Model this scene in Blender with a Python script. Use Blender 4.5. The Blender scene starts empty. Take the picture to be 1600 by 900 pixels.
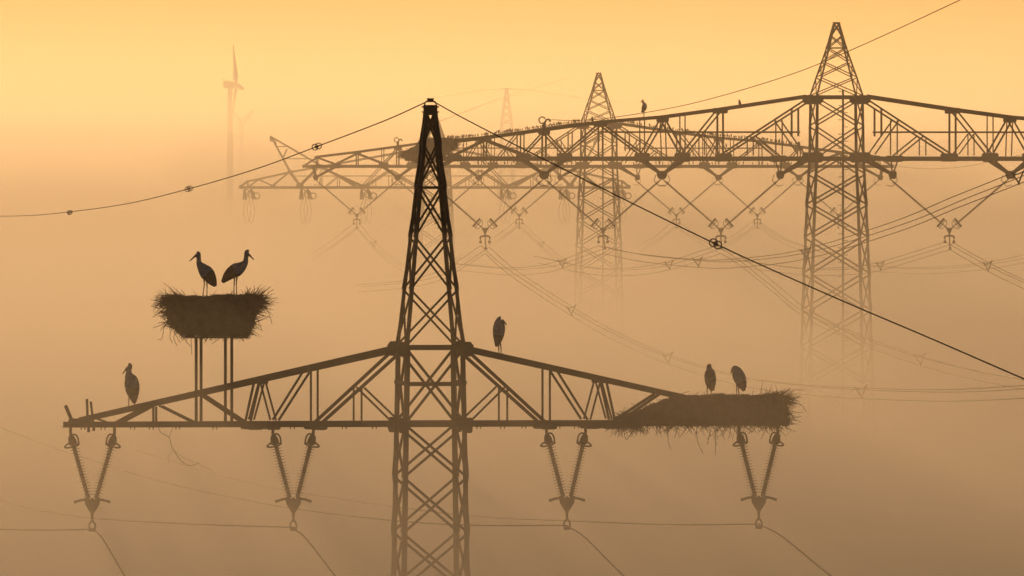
import bpy, math, random
from mathutils import Vector, Matrix, Quaternion, noise
from mathutils.kdtree import KDTree
R = math.radians
sc = bpy.context.scene

# ------------------------------------------------------------------ camera
ZC = 30.0                 # camera height above the ground
F = 24000.0               # focal length in photo pixels (540 mm tele lens)
HY = 286.0                # row of the horizon in the 1600x900 photograph
cd = bpy.data.cameras.new('camera'); cam = bpy.data.objects.new('camera', cd)
sc.collection.objects.link(cam); sc.camera = cam
cam.location = (0, 0, ZC); cam.rotation_euler = (R(90), 0, 0)
cd.sensor_width = 36; cd.lens = 540; cd.shift_y = -(450 - HY) / 1600
cd.clip_start = 1; cd.clip_end = 60000

# ------------------------------------------------------------------ sky and sun (low, beyond the pylons)
SUN_EL, SUN_AZ = 1.0, -2.6
w = bpy.data.worlds.new('World'); sc.world = w; w.use_nodes = True
wn, wl = w.node_tree.nodes, w.node_tree.links
sky = wn.new('ShaderNodeTexSky'); sky.sky_type = 'NISHITA'; sky.sun_disc = False
sky.sun_elevation = R(SUN_EL); sky.sun_rotation = R(SUN_AZ)
sky.air_density = 0.68; sky.dust_density = 1.05; sky.ozone_density = 3.4
wl.new(sky.outputs[0], wn['Background'].inputs[0]); wn['Background'].inputs[1].default_value = 0.108
ld = bpy.data.lights.new('sun', 'SUN'); sun = bpy.data.objects.new('sun', ld); sc.collection.objects.link(sun)
ld.energy = 2.5; ld.angle = R(0.5); ld.color = (1.0, 0.595, 0.26)
sd = Vector((math.sin(R(SUN_AZ)) * math.cos(R(SUN_EL)), math.cos(R(SUN_AZ)) * math.cos(R(SUN_EL)), math.sin(R(SUN_EL))))
sun.rotation_euler = sd.to_track_quat('Z', 'Y').to_euler()
sc.view_settings.view_transform = 'Standard'; sc.view_settings.look = 'None'
sc.view_settings.exposure = -0.85; sc.view_settings.gamma = 1
cy = sc.cycles
cy.use_denoising = True; cy.max_bounces = 8; cy.volume_bounces = 0; cy.transparent_max_bounces = 64
cy.sample_clamp_indirect = 4

# ------------------------------------------------------------------ materials
def mat(name, c, rough=.6, metal=0., var=.25, scale=8., spec=.3):
    m = bpy.data.materials.new(name); m.use_nodes = True
    n, l = m.node_tree.nodes, m.node_tree.links
    b = n['Principled BSDF']; b.inputs['Roughness'].default_value = rough; b.inputs['Metallic'].default_value = metal
    b.inputs['Specular IOR Level'].default_value = spec
    tc = n.new('ShaderNodeTexCoord'); nz = n.new('ShaderNodeTexNoise'); nz.inputs['Scale'].default_value = scale
    nz.inputs['Detail'].default_value = 5
    rp = n.new('ShaderNodeValToRGB')
    rp.color_ramp.elements[0].position = .3; rp.color_ramp.elements[1].position = .7
    rp.color_ramp.elements[0].color = tuple(x * (1 - var) for x in c) + (1,)
    rp.color_ramp.elements[1].color = tuple(min(1, x * (1 + var)) for x in c) + (1,)
    l.new(tc.outputs['Object'], nz.inputs['Vector']); l.new(nz.outputs[0], rp.inputs[0]); l.new(rp.outputs[0], b.inputs['Base Color'])
    bp = n.new('ShaderNodeBump'); bp.inputs['Strength'].default_value = .2; bp.inputs['Distance'].default_value = .01
    l.new(nz.outputs[0], bp.inputs['Height']); l.new(bp.outputs[0], b.inputs['Normal'])
    return m
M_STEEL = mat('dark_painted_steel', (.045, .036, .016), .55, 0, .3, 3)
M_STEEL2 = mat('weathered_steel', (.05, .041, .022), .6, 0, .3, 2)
M_CABLE = mat('aged_aluminium_cable', (.045, .037, .025), .95, 0, .2, 4, .05)
M_INS = mat('brown_composite', (.07, .04, .022), .4, 0, .2, 10)
M_FIT = mat('dark_fitting', (.045, .035, .025), .5, .3, .2, 10)
M_TWIG = mat('dry_twigs', (.040, .028, .014), .9, 0, .45, 5)
M_PLUME = mat('cream_plumage', (.62, .50, .35), .95, 0, .28, 9)
M_BLACK = mat('black_flight_feathers', (.028, .022, .016), .8, 0, .3, 14)
M_RED = mat('red_bill_and_legs', (.10, .035, .02), .6, 0, .2, 14)
M_STAR = mat('dark_speckled_plumage', (.035, .032, .03), .7, 0, .4, 60)
M_WHITE = mat('grey_turbine_paint', (.05, .047, .04), .5, 0, .05, .2)
M_WOOD = mat('weathered_timber', (.07, .05, .035), .9, 0, .35, 6)
M_FIELD = mat('meadow', (.06, .07, .03), 1., 0, .4, .02)

# ------------------------------------------------------------------ mesh building
class MB:
    def __init__(s): s.v = []; s.f = []; s.m = []
    def add(s, vs, fs, mi=0):
        o = len(s.v); s.v += [tuple(x) for x in vs]
        for f in fs: s.f.append([o + i for i in f]); s.m.append(mi)
    def bar(s, p, q, w, t=None, ell=True, mi=0):
        """rolled steel angle from p to q, flange w across the face, flange w in depth"""
        p, q = Vector(p), Vector(q); d = q - p
        if d.length < 1e-4: return
        d.normalize(); ref = Vector((0, 1, 0))
        if abs(d.dot(ref)) > .95: ref = Vector((0, 0, 1))
        a = d.cross(ref).normalized(); b = a.cross(d).normalized()
        t = t or w * .14
        if ell: prof = [(-w/2, 0), (w/2, 0), (w/2, w), (w/2 - t, w), (w/2 - t, t), (-w/2, t)]
        else: prof = [(-w/2, -t/2), (w/2, -t/2), (w/2, t/2), (-w/2, t/2)]
        n = len(prof)
        vs = [p + a*x + b*y for x, y in prof] + [q + a*x + b*y for x, y in prof]
        fs = [(i, (i+1) % n, n + (i+1) % n, n + i) for i in range(n)]
        if ell: fs += [(0, 5, 4, 1), (1, 4, 3, 2), (6, 7, 10, 11), (7, 8, 9, 10)]
        else: fs += [(3, 2, 1, 0), (4, 5, 6, 7)]
        s.add(vs, fs, mi)
    def tube(s, pts, r, n=6, mi=0, caps=True, closed=False):
        pts = [Vector(p) for p in pts]; N = len(pts)
        rs = r if isinstance(r, (list, tuple)) else [r] * N
        prev = None; rings = []
        for i, p in enumerate(pts):
            if closed: d = pts[(i+1) % N] - pts[i-1]
            else: d = pts[min(i+1, N-1)] - pts[max(i-1, 0)]
            d.normalize()
            if prev is None:
                ref = Vector((0, 1, 0)) if abs(d.y) < .9 else Vector((0, 0, 1))
                a = d.cross(ref).normalized()
            else: a = (prev - d * prev.dot(d)).normalized()
            prev = a; b = d.cross(a)
            rings.append([p + (a*math.cos(k*2*math.pi/n) + b*math.sin(k*2*math.pi/n)) * rs[i] for k in range(n)])
        fs = []
        for i in range(N if closed else N - 1):
            j = (i + 1) % N
            for k in range(n): fs.append((i*n + k, i*n + (k+1) % n, j*n + (k+1) % n, j*n + k))
        if caps and not closed: fs += [tuple(range(n-1, -1, -1)), tuple((N-1)*n + k for k in range(n))]
        s.add([v for r_ in rings for v in r_], fs, mi)
    def plate(s, poly, y0, y1, mi=0):
        """polygon in the xz plane given thickness along y"""
        n = len(poly)
        vs = [(x, y0, z) for x, z in poly] + [(x, y1, z) for x, z in poly]
        fs = [tuple(range(n)), tuple(range(2*n - 1, n - 1, -1))] + [(i, n + i, n + (i+1) % n, (i+1) % n) for i in range(n)]
        s.add(vs, fs, mi)
    def ring(s, c, R_, r, axis='y', n=20, a0=0, a1=360, mi=0):
        closed = (a1 - a0) >= 360; pts = []
        N = n if closed else n + 1
        for i in range(N):
            a = R(a0 + (a1 - a0) * i / n)
            u, v = math.cos(a) * R_, math.sin(a) * R_
            pts.append(Vector(c) + (Vector((u, 0, v)) if axis == 'y' else Vector((0, u, v)) if axis == 'x' else Vector((u, v, 0))))
        s.tube(pts, r, 5, mi, closed=closed)
    def build(s, name, mats, parent=None, smooth=False):
        me = bpy.data.meshes.new(name); me.from_pydata(s.v, [], s.f)
        for m in (mats if isinstance(mats, (list, tuple)) else [mats]): me.materials.append(m)
        for p, mi in zip(me.polygons, s.m): p.material_index = mi; p.use_smooth = smooth
        me.update()
        o = bpy.data.objects.new(name, me); sc.collection.objects.link(o)
        if parent: o.parent = parent
        return o
def tag(o, label=None, cat=None, group=None, kind=None):
    if label: o['label'] = label
    if cat: o['category'] = cat
    if group: o['group'] = group
    if kind: o['kind'] = kind
    return o
def empty(name, loc, rz=0):
    o = bpy.data.objects.new(name, None); sc.collection.objects.link(o)
    o.location = loc; o.rotation_euler = (0, 0, rz); o.empty_display_size = .3
    return o
def copy_tree(o, parent=None):
    c = o.copy(); sc.collection.objects.link(c)
    if parent: c.parent = parent
    for ch in list(o.children): copy_tree(ch, c)
    return c
def at(px, py, d):
    return Vector(((px - 800) / F * d, d, ZC + (HY - py) / F * d))
def spline(ctrl, sub=10):
    c = [Vector(x) for x in ctrl]; c = [2*c[0] - c[1]] + c + [2*c[-1] - c[-2]]; out = []
    for i in range(1, len(c) - 2):
        for k in range(sub):
            t = k / sub; p0, p1, p2, p3 = c[i-1], c[i], c[i+1], c[i+2]
            out.append(.5 * ((2*p1) + (p2 - p0)*t + (2*p0 - 5*p1 + 4*p2 - p3)*t*t + (3*p1 - p0 - 3*p2 + p3)*t**3))
    out.append(c[-2]); return out

# ------------------------------------------------------------------ ground
g = MB(); N = 40; S = 4900.
for i in range(N + 1):
    for j in range(N + 1):
        g.v.append((-S + 2*S*i/N, -300 + 2*S*j/N, 0))
for i in range(N):
    for j in range(N):
        g.f.append([i*(N+1)+j, (i+1)*(N+1)+j, (i+1)*(N+1)+j+1, i*(N+1)+j+1]); g.m.append(0)
tag(g.build('ground', M_FIELD), kind='structure')

# ------------------------------------------------------------------ air: haze, and denser morning fog lying lower and farther off
def air(name, x, y0, y1, z0, z1, dens, col, label, aniso=.72):
    b = MB(); b.v = [(sx*x, y, z) for z in (z0, z1) for y in (y0, y1) for sx in (-1, 1)]
    b.f = [[0, 2, 3, 1], [4, 5, 7, 6], [0, 1, 5, 4], [2, 6, 7, 3], [0, 4, 6, 2], [1, 3, 7, 5]]; b.m = [0]*6
    m = bpy.data.materials.new(name + '_air'); m.use_nodes = True
    n, l = m.node_tree.nodes, m.node_tree.links
    n.remove(n['Principled BSDF'])
    v = n.new('ShaderNodeVolumePrincipled'); v.inputs['Density'].default_value = dens
    v.inputs['Color'].default_value = (*col, 1); v.inputs['Anisotropy'].default_value = aniso
    l.new(v.outputs[0], n['Material Output'].inputs['Volume'])
    return tag(b.build(name, m), label, 'fog' if name != 'haze' else 'haze', kind='stuff')
FOGC = (.92, .86, .78)
HAZEC = (.72, .62, .50)
air('haze', 4990, -390, 9590, -1.0, ZC + 75, .00005, HAZEC, 'thin warm morning haze filling the whole view')
LAYERS = [(-1, .0002, 270), (-2.5, .0004, 265), (-4, .0007, 225), (-5.7, .0011, 200), (-7, .0021, 175), (-9, .004, 150), (-12, .006, -320)]
for k, (top, de, yy) in enumerate(LAYERS):
    air('fog_layer', 4980 - k*5, yy, 9580 - k*5, -.9 + k*.05, ZC + top, de, FOGC,
        'flat layer of ground fog, thicker towards the ground')
BANKC = (.80, .74, .66)
BANKS = [(410, 2600, 14, .00020), (425, 1400, 1.5, .00012), (1200, 3500, 15, .0004), (1800, 9000, 11, .00045), (2300, 9100, 26, .00012)]
for k, (y0, y1, top, de) in enumerate(BANKS):
    air('fog_bank', 4930 - k*5, y0, y1, -.5 + k*.05, ZC + top, de, BANKC, 'distant bank of fog behind the near pylons')

rw = random.Random(21)      # drifting wisps: low lens-shaped patches of slightly denser mist
for k in range(12):
    d = (560, 700, 900, 1000, 1250, 1350, 1450, 1700, 1900, 2100, 2300, 2700)[k]; s_ = F/d
    px, py = rw.uniform(0, 1600), rw.uniform(170, 560) if k > 2 else rw.uniform(480, 700)
    b = MB(); rx, ry, rz = rw.uniform(110, 330)/s_, rw.uniform(60, 140), rw.uniform(28, 60)/s_
    c = at(px, py, d); n = 20; m_ = 12; vs = []
    for i in range(1, m_):
        th = math.pi*i/m_
        for j in range(n):
            p = Vector((math.sin(th)*math.cos(j*2*math.pi/n), math.sin(th)*math.sin(j*2*math.pi/n), math.cos(th)))
            q = 1 + .35*noise.noise(p*1.6 + Vector((k*7, 0, 0))); vs.append(c + Vector((p.x*rx*q, p.y*ry*q, p.z*rz*q)))
    t0, t1 = len(vs), len(vs) + 1; vs += [c + Vector((0, 0, rz)), c - Vector((0, 0, rz))]
    fs = [(i*n + j, (i+1)*n + j, (i+1)*n + (j+1) % n, i*n + (j+1) % n) for i in range(m_ - 2) for j in range(n)]
    fs += [(t0, j, (j+1) % n) for j in range(n)] + [(t1, (m_-2)*n + (j+1) % n, (m_-2)*n + j) for j in range(n)]
    b.add(vs, fs); m = bpy.data.materials.new('mist_air'); m.use_nodes = True; nn_, ll = m.node_tree.nodes, m.node_tree.links
    nn_.remove(nn_['Principled BSDF']); v = nn_.new('ShaderNodeVolumePrincipled')
    v.inputs['Density'].default_value = .0011; v.inputs['Color'].default_value = (*FOGC, 1); v.inputs['Anisotropy'].default_value = .6
    ll.new(v.outputs[0], nn_['Material Output'].inputs['Volume'])
    tag(b.build('mist_wisp', m, smooth=True), 'thin drifting wisp of mist', 'mist', kind='stuff')

# ------------------------------------------------------------------ lattice pylons
class Frame:
    def __init__(s, cx, d, yaw):
        s.cx, s.d, s.s, s.yaw = cx, d, F/d, R(yaw)
        s.ca, s.sa = math.cos(s.yaw), math.sin(s.yaw)
        s.origin = Vector(((cx - 800)/F*d, d, 0))
    def z(s, y): return ZC + (HY - y)/s.s
    def L(s, u, y, Y=0.): return Vector((u/s.s/s.ca, Y, s.z(y)))     # Y in metres
    def hw(s, outer): return outer/s.s/(s.ca + s.sa)                 # half width in metres from outer half extent
    def world(s, u, y, Y=0.):
        p = s.L(u, y, Y); return Vector((p.x*s.ca - p.y*s.sa, p.x*s.sa + p.y*s.ca, p.z)) + s.origin

def tower_section(fr, root, lv, nodes, legw, brw, horiz=(), part='body', legname='leg', braces='bracing', splice=True, mat_=M_STEEL):
    """lv: function y -> half width m; nodes: panel ends (px rows, top first)"""
    for sx in (-1, 1):
        for sy in (-1, 1):
            b = MB()
            for a, c in zip(nodes[:-1], nodes[1:]):
                p = Vector((sx*lv(a), sy*lv(a), fr.z(a))); q = Vector((sx*lv(c), sy*lv(c), fr.z(c)))
                # angle with its heel outwards
                d = (q - p); W = legw; t = W*.14
                o = [(0, 0), (-sx*W, 0), (-sx*W, -sy*t), (-sx*t, -sy*t), (-sx*t, -sy*W), (0, -sy*W)]
                vs = [p + Vector((x, y, 0)) for x, y in o] + [q + Vector((x, y, 0)) for x, y in o]
                b.add(vs, [(i, (i+1) % 6, 6 + (i+1) % 6, 6 + i) for i in range(6)] + [(0, 5, 4, 3), (0, 3, 2, 1), (6, 7, 8, 9), (6, 9, 10, 11)])
                if splice:   # flared splice cover and bolt heads at the joint
                    e = W*.28; zt, zb = q.z + W*5.0, q.z
                    k = (zt - q.z)/(p.z - q.z); r_ = q.lerp(p, k)
                    pl = [(0, r_.y, r_.z), (e, q.y, q.z), (e, q.y - sy*W*1.0, q.z), (0, r_.y - sy*W, r_.z)]
                    vs = [(r_.x + sx*.002, r_.y, r_.z), (q.x + sx*e, q.y, q.z), (q.x + sx*e, q.y - sy*W, q.z), (r_.x + sx*.002, r_.y - sy*W, r_.z)]
                    vs += [(x - sx*.02, y, z) for x, y, z in vs]
                    b.add(vs, [(0, 1, 2, 3), (7, 6, 5, 4), (0, 4, 5, 1), (1, 5, 6, 2), (2, 6, 7, 3), (3, 7, 4, 0)])
                    for kk in range(2):
                        zz = q.z - W*(.25 + .5*kk)
                        b.tube([(q.x - sx*W*.2, q.y - sy*W*.4, zz), (q.x + sx*W*.32, q.y - sy*W*.4, zz)], W*.09, 6)
            b.build(legname, mat_, root)
    b = MB()
    for a, c in zip(nodes[:-1], nodes[1:]):
        wa, wc, za, zc_ = lv(a), lv(c), fr.z(a), fr.z(c)
        h = za - zc_; e = h*.03
        for f in range(4):
            rot = Matrix.Rotation(f*math.pi/2, 3, 'Z'); tz = brw*.16
            P = lambda x, y, z: rot @ Vector((x, y, z))
            b.bar(P(-wa + legw*.5, -wa + .012, za - e), P(wc - legw*.5, -wc + .012, zc_ + e), brw)
            b.bar(P(wa - legw*.5, -wa + .012 + brw*.2, za - e), P(-wc + legw*.5, -wc + .012 + brw*.2, zc_ + e), brw)
    for y in horiz:
        wy = lv(y); z = fr.z(y)
        for f in range(4):
            rot = Matrix.Rotation(f*math.pi/2, 3, 'Z')
            b.bar(rot @ Vector((-wy, -wy + .02, z)), rot @ Vector((wy, -wy + .02, z)), brw*1.25)
        b.bar((-wy, -wy, z - .01), (wy, wy, z - .01), brw)
    b.build(braces, mat_, root)

def interp(tab):
    def f(y):
        if y <= tab[0][0]: i = 0
        else:
            i = len(tab) - 2
            for k in range(len(tab) - 1):
                if y < tab[k+1][0]: i = k; break
        (a, wa), (b, wb) = tab[i], tab[i+1]
        return wa + (wb - wa)*(y - a)/(b - a)
    return f

def gusset(fr, root, u, y, wpx, hpx, Y, name='gusset_plate', m=M_STEEL, chamf=.28):
    c = fr.L(u, y); W, H = wpx/fr.s/2, hpx/fr.s/2; k = chamf
    poly = [(-W, -H*(1-k)), (-W*(1-k), -H), (W*(1-k), -H), (W, -H*(1-k)), (W, H*(1-k)), (W*(1-k), H), (-W*(1-k), H), (-W, H*(1-k))]
    poly = [(c.x + x, c.z + z) for x, z in poly]
    for sy in (-1, 1):
        b = MB(); b.plate(poly, sy*Y - sy*.035, sy*Y + sy*.012)
        for i in (-.6, -.2, .2, .6):
            b.tube([(c.x + i*W, sy*(Y + .01), c.z - H*.3), (c.x + i*W, sy*(Y + .045), c.z - H*.3)], .016, 6)
        b.build(name, m, root)

def arm(fr, root, sgn, chords, webs, Yf, hinged=(), name='crossarm', m=M_STEEL, lower_w=.14, upper_w=.13, nodes=(), bolts=0):
    """chords: ((u,y),...) upper polyline, ((u,y),(u,y)) lower; webs: (u1,y1,u2,y2,wpx)"""
    up, lo = chords; b = MB()
    for sy in (-1, 1):
        for (a, ya), (c, yc) in zip(up[:-1], up[1:]):
            b.bar(fr.L(sgn*a, ya, sy*Yf(a)), fr.L(sgn*c, yc, sy*Yf(c)), upper_w)
        for (a, ya), (c, yc) in zip(lo[:-1], lo[1:]):
            b.bar(fr.L(sgn*a, ya, sy*Yf(a)), fr.L(sgn*c, yc, sy*Yf(c)), lower_w)
    rr = random.Random(int(fr.cx + sgn))
    a0, a1 = lo[0][0], lo[-1][0]; y0 = lo[0][1]
    for i in range(bolts):     # bolt pairs under the chord
        u = a0 + (a1 - a0)*(i + rr.uniform(.2, .8))/bolts
        for du in (0, .09):
            p = fr.L(sgn*u, y0, -Yf(u)); p.x += du
            b.tube([(p.x, p.y + .02, p.z), (p.x, p.y + .02, p.z - lower_w*.5 - .05)], .013, 6)
    o = b.build(name, m, root)
    b = MB()
    for (u1, y1, u2, y2, wp) in webs:
        for sy in (-1, 1):
            b.bar(fr.L(sgn*u1, y1, sy*(Yf(u1) - .02)), fr.L(sgn*u2, y2, sy*(Yf(u2) - .02)), wp/fr.s)
    b.build('web_bracing', m, o)
    b = MB()     # bracing between the front and back faces
    us = [a0 + (a1 - a0)*i/9 for i in range(10)]
    for i in range(9):
        s_ = 1 if i % 2 else -1
        b.bar(fr.L(sgn*us[i], y0, s_*Yf(us[i])) + Vector((0, 0, -.015)), fr.L(sgn*us[i+1], y0, -s_*Yf(us[i+1])) + Vector((0, 0, -.015)), lower_w*.4)
    b.build('plan_bracing', m, o)
    for (u, y, wp, hp) in nodes:
        gusset(fr, o, sgn*u, y, wp, hp, Yf(u), m=m)
    return o

# ---- front pylon
A = Frame(672.5, F/66.0, 9.6)
ra = tag(empty('lattice_pylon', A.origin, A.yaw), 'nearest dark lattice pylon in the centre carrying two stork nests', 'pylon')
wA = interp([(154, A.hw(10)), (180, A.hw(11.5)), (543, A.hw(54.5)), (662, A.hw(57)), (920, A.hw(62)), (2265, A.hw(130))])
nod = [662, 745, 832, 919]
while nod[-1] < 2200: nod.append(nod[-1] + (nod[-1] - nod[-2])*1.05)
nod[-1] = HY + ZC*A.s
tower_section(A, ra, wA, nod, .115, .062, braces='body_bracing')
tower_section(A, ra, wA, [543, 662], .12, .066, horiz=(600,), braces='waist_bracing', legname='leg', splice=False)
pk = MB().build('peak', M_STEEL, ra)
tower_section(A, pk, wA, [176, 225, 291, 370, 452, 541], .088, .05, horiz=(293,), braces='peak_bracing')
b = MB(); wt = wA(172)
for sy in (-1, 1):
    for y0, y1, k in ((164, 180, 1.0),):
        p, q = A.L(0, y0), A.L(0, y1)
        b.plate([(-wt, q.z), (wt, q.z), (wt*k, p.z), (-wt*k, p.z)], sy*wt, sy*wt - sy*.03)
for y in (167, 175):
    z = A.z(y)
    for sy in (-1, 1):
        b.bar((-wt*1.25, sy*wt, z), (wt*1.25, sy*wt, z), .035, .035, ell=False)
        b.bar((sy*wt, -wt*1.25, z), (sy*wt, wt*1.25, z), .035, .035, ell=False)
for sx in (-1, 1): b.tube([(sx*wt*.95, 0, A.z(167)), (sx*wt*.92, 0, A.z(161)), (sx*wt*.7, 0, A.z(158.5)), (0, 0, A.z(158.5))], .018, 8)
b.build('peak_cap', M_STEEL, pk)
b = MB()
b.tube([(-.06, 0, A.z(157.5)), (.06, 0, A.z(157.5))], .026, 8)
b.tube([(-.05, 0, A.z(158)), (-.07, 0, A.z(153.5))], .02, 6); b.tube([(.05, 0, A.z(158)), (.07, 0, A.z(153.5))], .02, 6)
b.plate([(-.07, A.z(156.5)), (.07, A.z(156.5)), (.05, A.z(153.6)), (-.05, A.z(153.6))], -.03, .03)
b.build('wire_clamp', M_FIT, pk)
for sy in (-1, 1):
    for y, ww in ((543, .11), (662, .14)):
        b = MB(); wy = wA(y); b.bar((-wy, sy*(wy + .004), A.z(y)), (wy, sy*(wy + .004), A.z(y)), ww); b.build('belt_beam', M_STEEL, ra)
for sx in (-1, 1):
    gusset(A, ra, sx*50, 545, 19, 23, wA(543) + .02, chamf=.5)
    gusset(A, ra, sx*50, 664, 15, 24, wA(662) + .02, chamf=.25)
YA = lambda u: wA(662)*max(.05, 1 - .88*abs(u)/570)
upA = [(50, 544), (545, 655)]
def yupA(u): return 544 + (u - 50)*111/495
websA = [(495, 655, 467, 645, 0), (524, 651, 496, 661, 2.5), (488, 661, 436, 633, 6.5), (429, 634, 429, 660, 3.6), (420, 633, 368, 659, 3.2),
         (355, 616, 292, 658, 4.6), (270, 594, 284, 657, 4), (263, 596, 279, 655, 3), (261, 596, 245, 656, 3), (241, 656, 193.5, 581, 3.4),
         (181, 574, 181, 659, 3.4), (173.5, 659, 56, 552, 5), (113.5, 605, 113.5, 659, 3), (109.5, 605, 58, 655, 3.2), (109, 600, 117, 607, 3)]
websA = [x for x in websA if x[4] > 0]
ndA = [(545, 659, 34, 13), (277, 664, 26, 13), (249, 665, 22, 11), (179, 665, 26, 12), (264, 595, 14, 8)]
for sgn in (-1, 1):
    arm(A, ra, sgn, (upA, [(45, 662), (570 if sgn < 0 else 561, 662)]), websA, YA, m=M_STEEL, lower_w=.135, upper_w=.125, nodes=ndA, bolts=13)
b = MB()     # broken upright stubs on the left tip
b.bar(A.L(-567, 632, .05), A.L(-556, 658, .05), .085); b.bar(A.L(-569, 634, -.05), A.L(-559, 656, -.05), .03)
b.bar(A.L(-533.5, 622, .08), A.L(-532, 662, .08), .06); b.bar(A.L(-529, 626, -.08), A.L(-525, 660, -.08), .055)
b.plate([(A.L(-534, 0).x, A.z(662)), (A.L(-534, 0).x, A.z(674)), (A.L(-530, 0).x, A.z(674)), (A.L(-530, 0).x, A.z(662))], -.06, -.03)
b.plate([(A.L(-526, 0).x, A.z(662)), (A.L(-526, 0).x, A.z(672)), (A.L(-522, 0).x, A.z(672)), (A.L(-522, 0).x, A.z(662))], -.06, -.03)
b.build('tip_post', M_STEEL, ra)

# ---- the two tall pylons behind (same type)
def big_pylon(cx, d, label, yaw=7.3, nestside=False):
    K = 30.0; fr = Frame(cx, d, yaw); q = fr.s/K     # photo pixels of the nearer one -> this one
    root = tag(empty('lattice_pylon', fr.origin, fr.yaw), label, 'pylon')
    Y_ = lambda y: HY + (y - HY)*q
    m = M_STEEL2
    wt = interp([(Y_(y), fr.hw(v*q)) for y, v in ((30, 4.5), (36, 5.5), (75, 16.5), (121, 32.5), (146, 42), (150, 42), (248, 43.5), (330, 48), (450, 53), (600, 57), (1186, 95))])
    nd = [Y_(y) for y in (272, 320, 371, 428, 485, 542, 600)]
    while nd[-1] < HY + ZC*fr.s - 60*q: nd.append(nd[-1] + (nd[-1] - nd[-2])*1.08)
    nd[-1] = HY + ZC*fr.s
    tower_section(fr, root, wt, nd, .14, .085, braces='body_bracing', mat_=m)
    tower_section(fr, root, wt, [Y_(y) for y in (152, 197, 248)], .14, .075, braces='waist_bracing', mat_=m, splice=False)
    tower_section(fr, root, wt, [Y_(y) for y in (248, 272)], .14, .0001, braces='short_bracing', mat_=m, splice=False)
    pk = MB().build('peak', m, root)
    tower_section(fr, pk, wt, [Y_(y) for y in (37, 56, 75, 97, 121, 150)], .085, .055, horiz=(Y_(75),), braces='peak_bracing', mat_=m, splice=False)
    b = MB(); w0 = wt(Y_(36)); z0 = fr.z(Y_(38)); z1 = fr.z(Y_(34.5))
    b.plate([(-w0, z0), (w0, z0), (w0*1.1, z1), (-w0*1.1, z1)], -w0, w0); b.build('peak_cap', m, pk)
    for y, ww in ((152, .2), (248, .24)):
        for sy in (-1, 1):
            b = MB(); wy = wt(Y_(y)); z = fr.z(Y_(y)); b.bar((-wy, sy*(wy + .004), z), (wy, sy*(wy + .004), z), ww)
            for sx in (-1, 1):
                if y == 248: b.bar((0, sy*wy, z), (sx*wt(Y_(272)), sy*wt(Y_(272)), fr.z(Y_(272))), .08)
            b.build('belt_beam', m, root)
    for sx in (-1, 1):
        gusset(fr, root, sx*37*q, Y_(156), 22*q, 14*q, wt(Y_(152)) + .02, m=m, chamf=.55)
        gusset(fr, root, sx*37*q, Y_(246), 22*q, 16*q, wt(Y_(248)) + .02, m=m, chamf=.35)
    YB = lambda u: wt(Y_(200))*max(.15, 1 - .6*abs(u)/(670*q))
    up = [(42, 150), (182, 171), (272, 183), (369, 191), (457, 203), (549, 215.5), (640, 226.5)]
    lo = [(40, 248), (670, 248)]
    W = [(182, 172, 182, 243, 3.6), (185, 174, 240, 242, 3), (240, 242, 272, 186, 3), (272, 186, 304, 242, 3), (272, 186, 270, 244, 2.2),
         (241, 177, 241, 243, 2.2), (304, 185, 304, 242, 2.2), (211, 209, 187, 241, 2.2), (211, 210, 211, 243, 2),
         (177, 242, 47, 158, 3), (65, 170, 65, 213, 3.6), (90, 188, 90, 242, 2.4), (92, 189, 55, 241, 2.6), (131, 213, 94, 243, 2.6), (135, 216, 135, 243, 2.2),
         (304, 242, 369, 194, 4.5), (369, 194, 425, 242, 4.5), (369, 193, 369, 246, 3), (425, 242, 457, 207, 4), (457, 207, 489, 242, 4), (457, 206, 457, 246, 5),
         (489, 242, 549, 219, 6), (549, 219, 596, 242, 5), (549, 218, 549, 246, 4.5), (491, 209, 491, 244, 2.2), (640, 228, 596, 244, 3.5), (640, 228, 640, 248, 3), (640, 228, 670, 247, 4)]
    W = [(a*q, Y_(y1), c*q, Y_(y2), (ww*.62 if ww >= 4 else ww*.9)*q) for a, y1, c, y2, ww in W]
    nl = [(91, 248, 17, 10), (177, 246, 18, 13), (241, 246, 17, 14), (304, 246, 17, 14), (425, 246, 18, 14), (489, 246, 18, 13), (596, 247, 18, 11), (640, 248, 10, 8), (668, 248, 8, 7),
          (182, 173, 15, 9), (272, 186, 12, 10), (369, 194, 15, 9), (457, 206, 13, 9), (549, 218, 13, 8), (640, 228, 9, 6)]
    nl = [(u*q, Y_(y), a*q, c*q) for u, y, a, c in nl]
    for sgn in (-1, 1):
        o = arm(fr, root, sgn, ([(u*q, Y_(y)) for u, y in up], [(u*q, Y_(y)) for u, y in lo]), W, YB, m=m, lower_w=.235, upper_w=.17, nodes=nl)
        b = MB()
        for sy in (-1, 1): b.bar(fr.L(sgn*62*q, Y_(206.5), sy*(YB(62*q) - .04)), fr.L(sgn*369*q, Y_(206.5), sy*(YB(369*q) - .04)), .085)
        b.build('middle_rail', m, o)
        for uh, (ua, ub) in ((88, (91, 48)), (273, (241, 304)), (457, (425, 489)), (643, (600, 648))):
            b = MB(); c = fr.L(sgn*uh*q, Y_(273))
            for sy in (-1, 1):
                for k, u in enumerate((ua, ub)):
                    e = fr.L(sgn*u*q, Y_(250), sy*YB(u*q))
                    b.bar(e, c + Vector((0, sy*.06, 0)), .15 if not (uh == 88 and k == 0) else .08)
            h = .26 if uh in (273, 457) else .2
            poly = [(-h, .12), (-h, -.05), (-h*.6, -.22), (h*.6, -.22), (h, -.05), (h, .12), (h*.7, .2), (-h*.7, .2)]
            b.plate([(c.x + x, c.z + z) for x, z in poly], -.09, .09)
            b.build('hanger_bracket', m, o)
        b = MB(); c = fr.L(sgn*457*q, Y_(203))      # earth wire post with its ring clamp
        b.bar(c, c + Vector((0, 0, .38)), .17, .17, ell=False)
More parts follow.
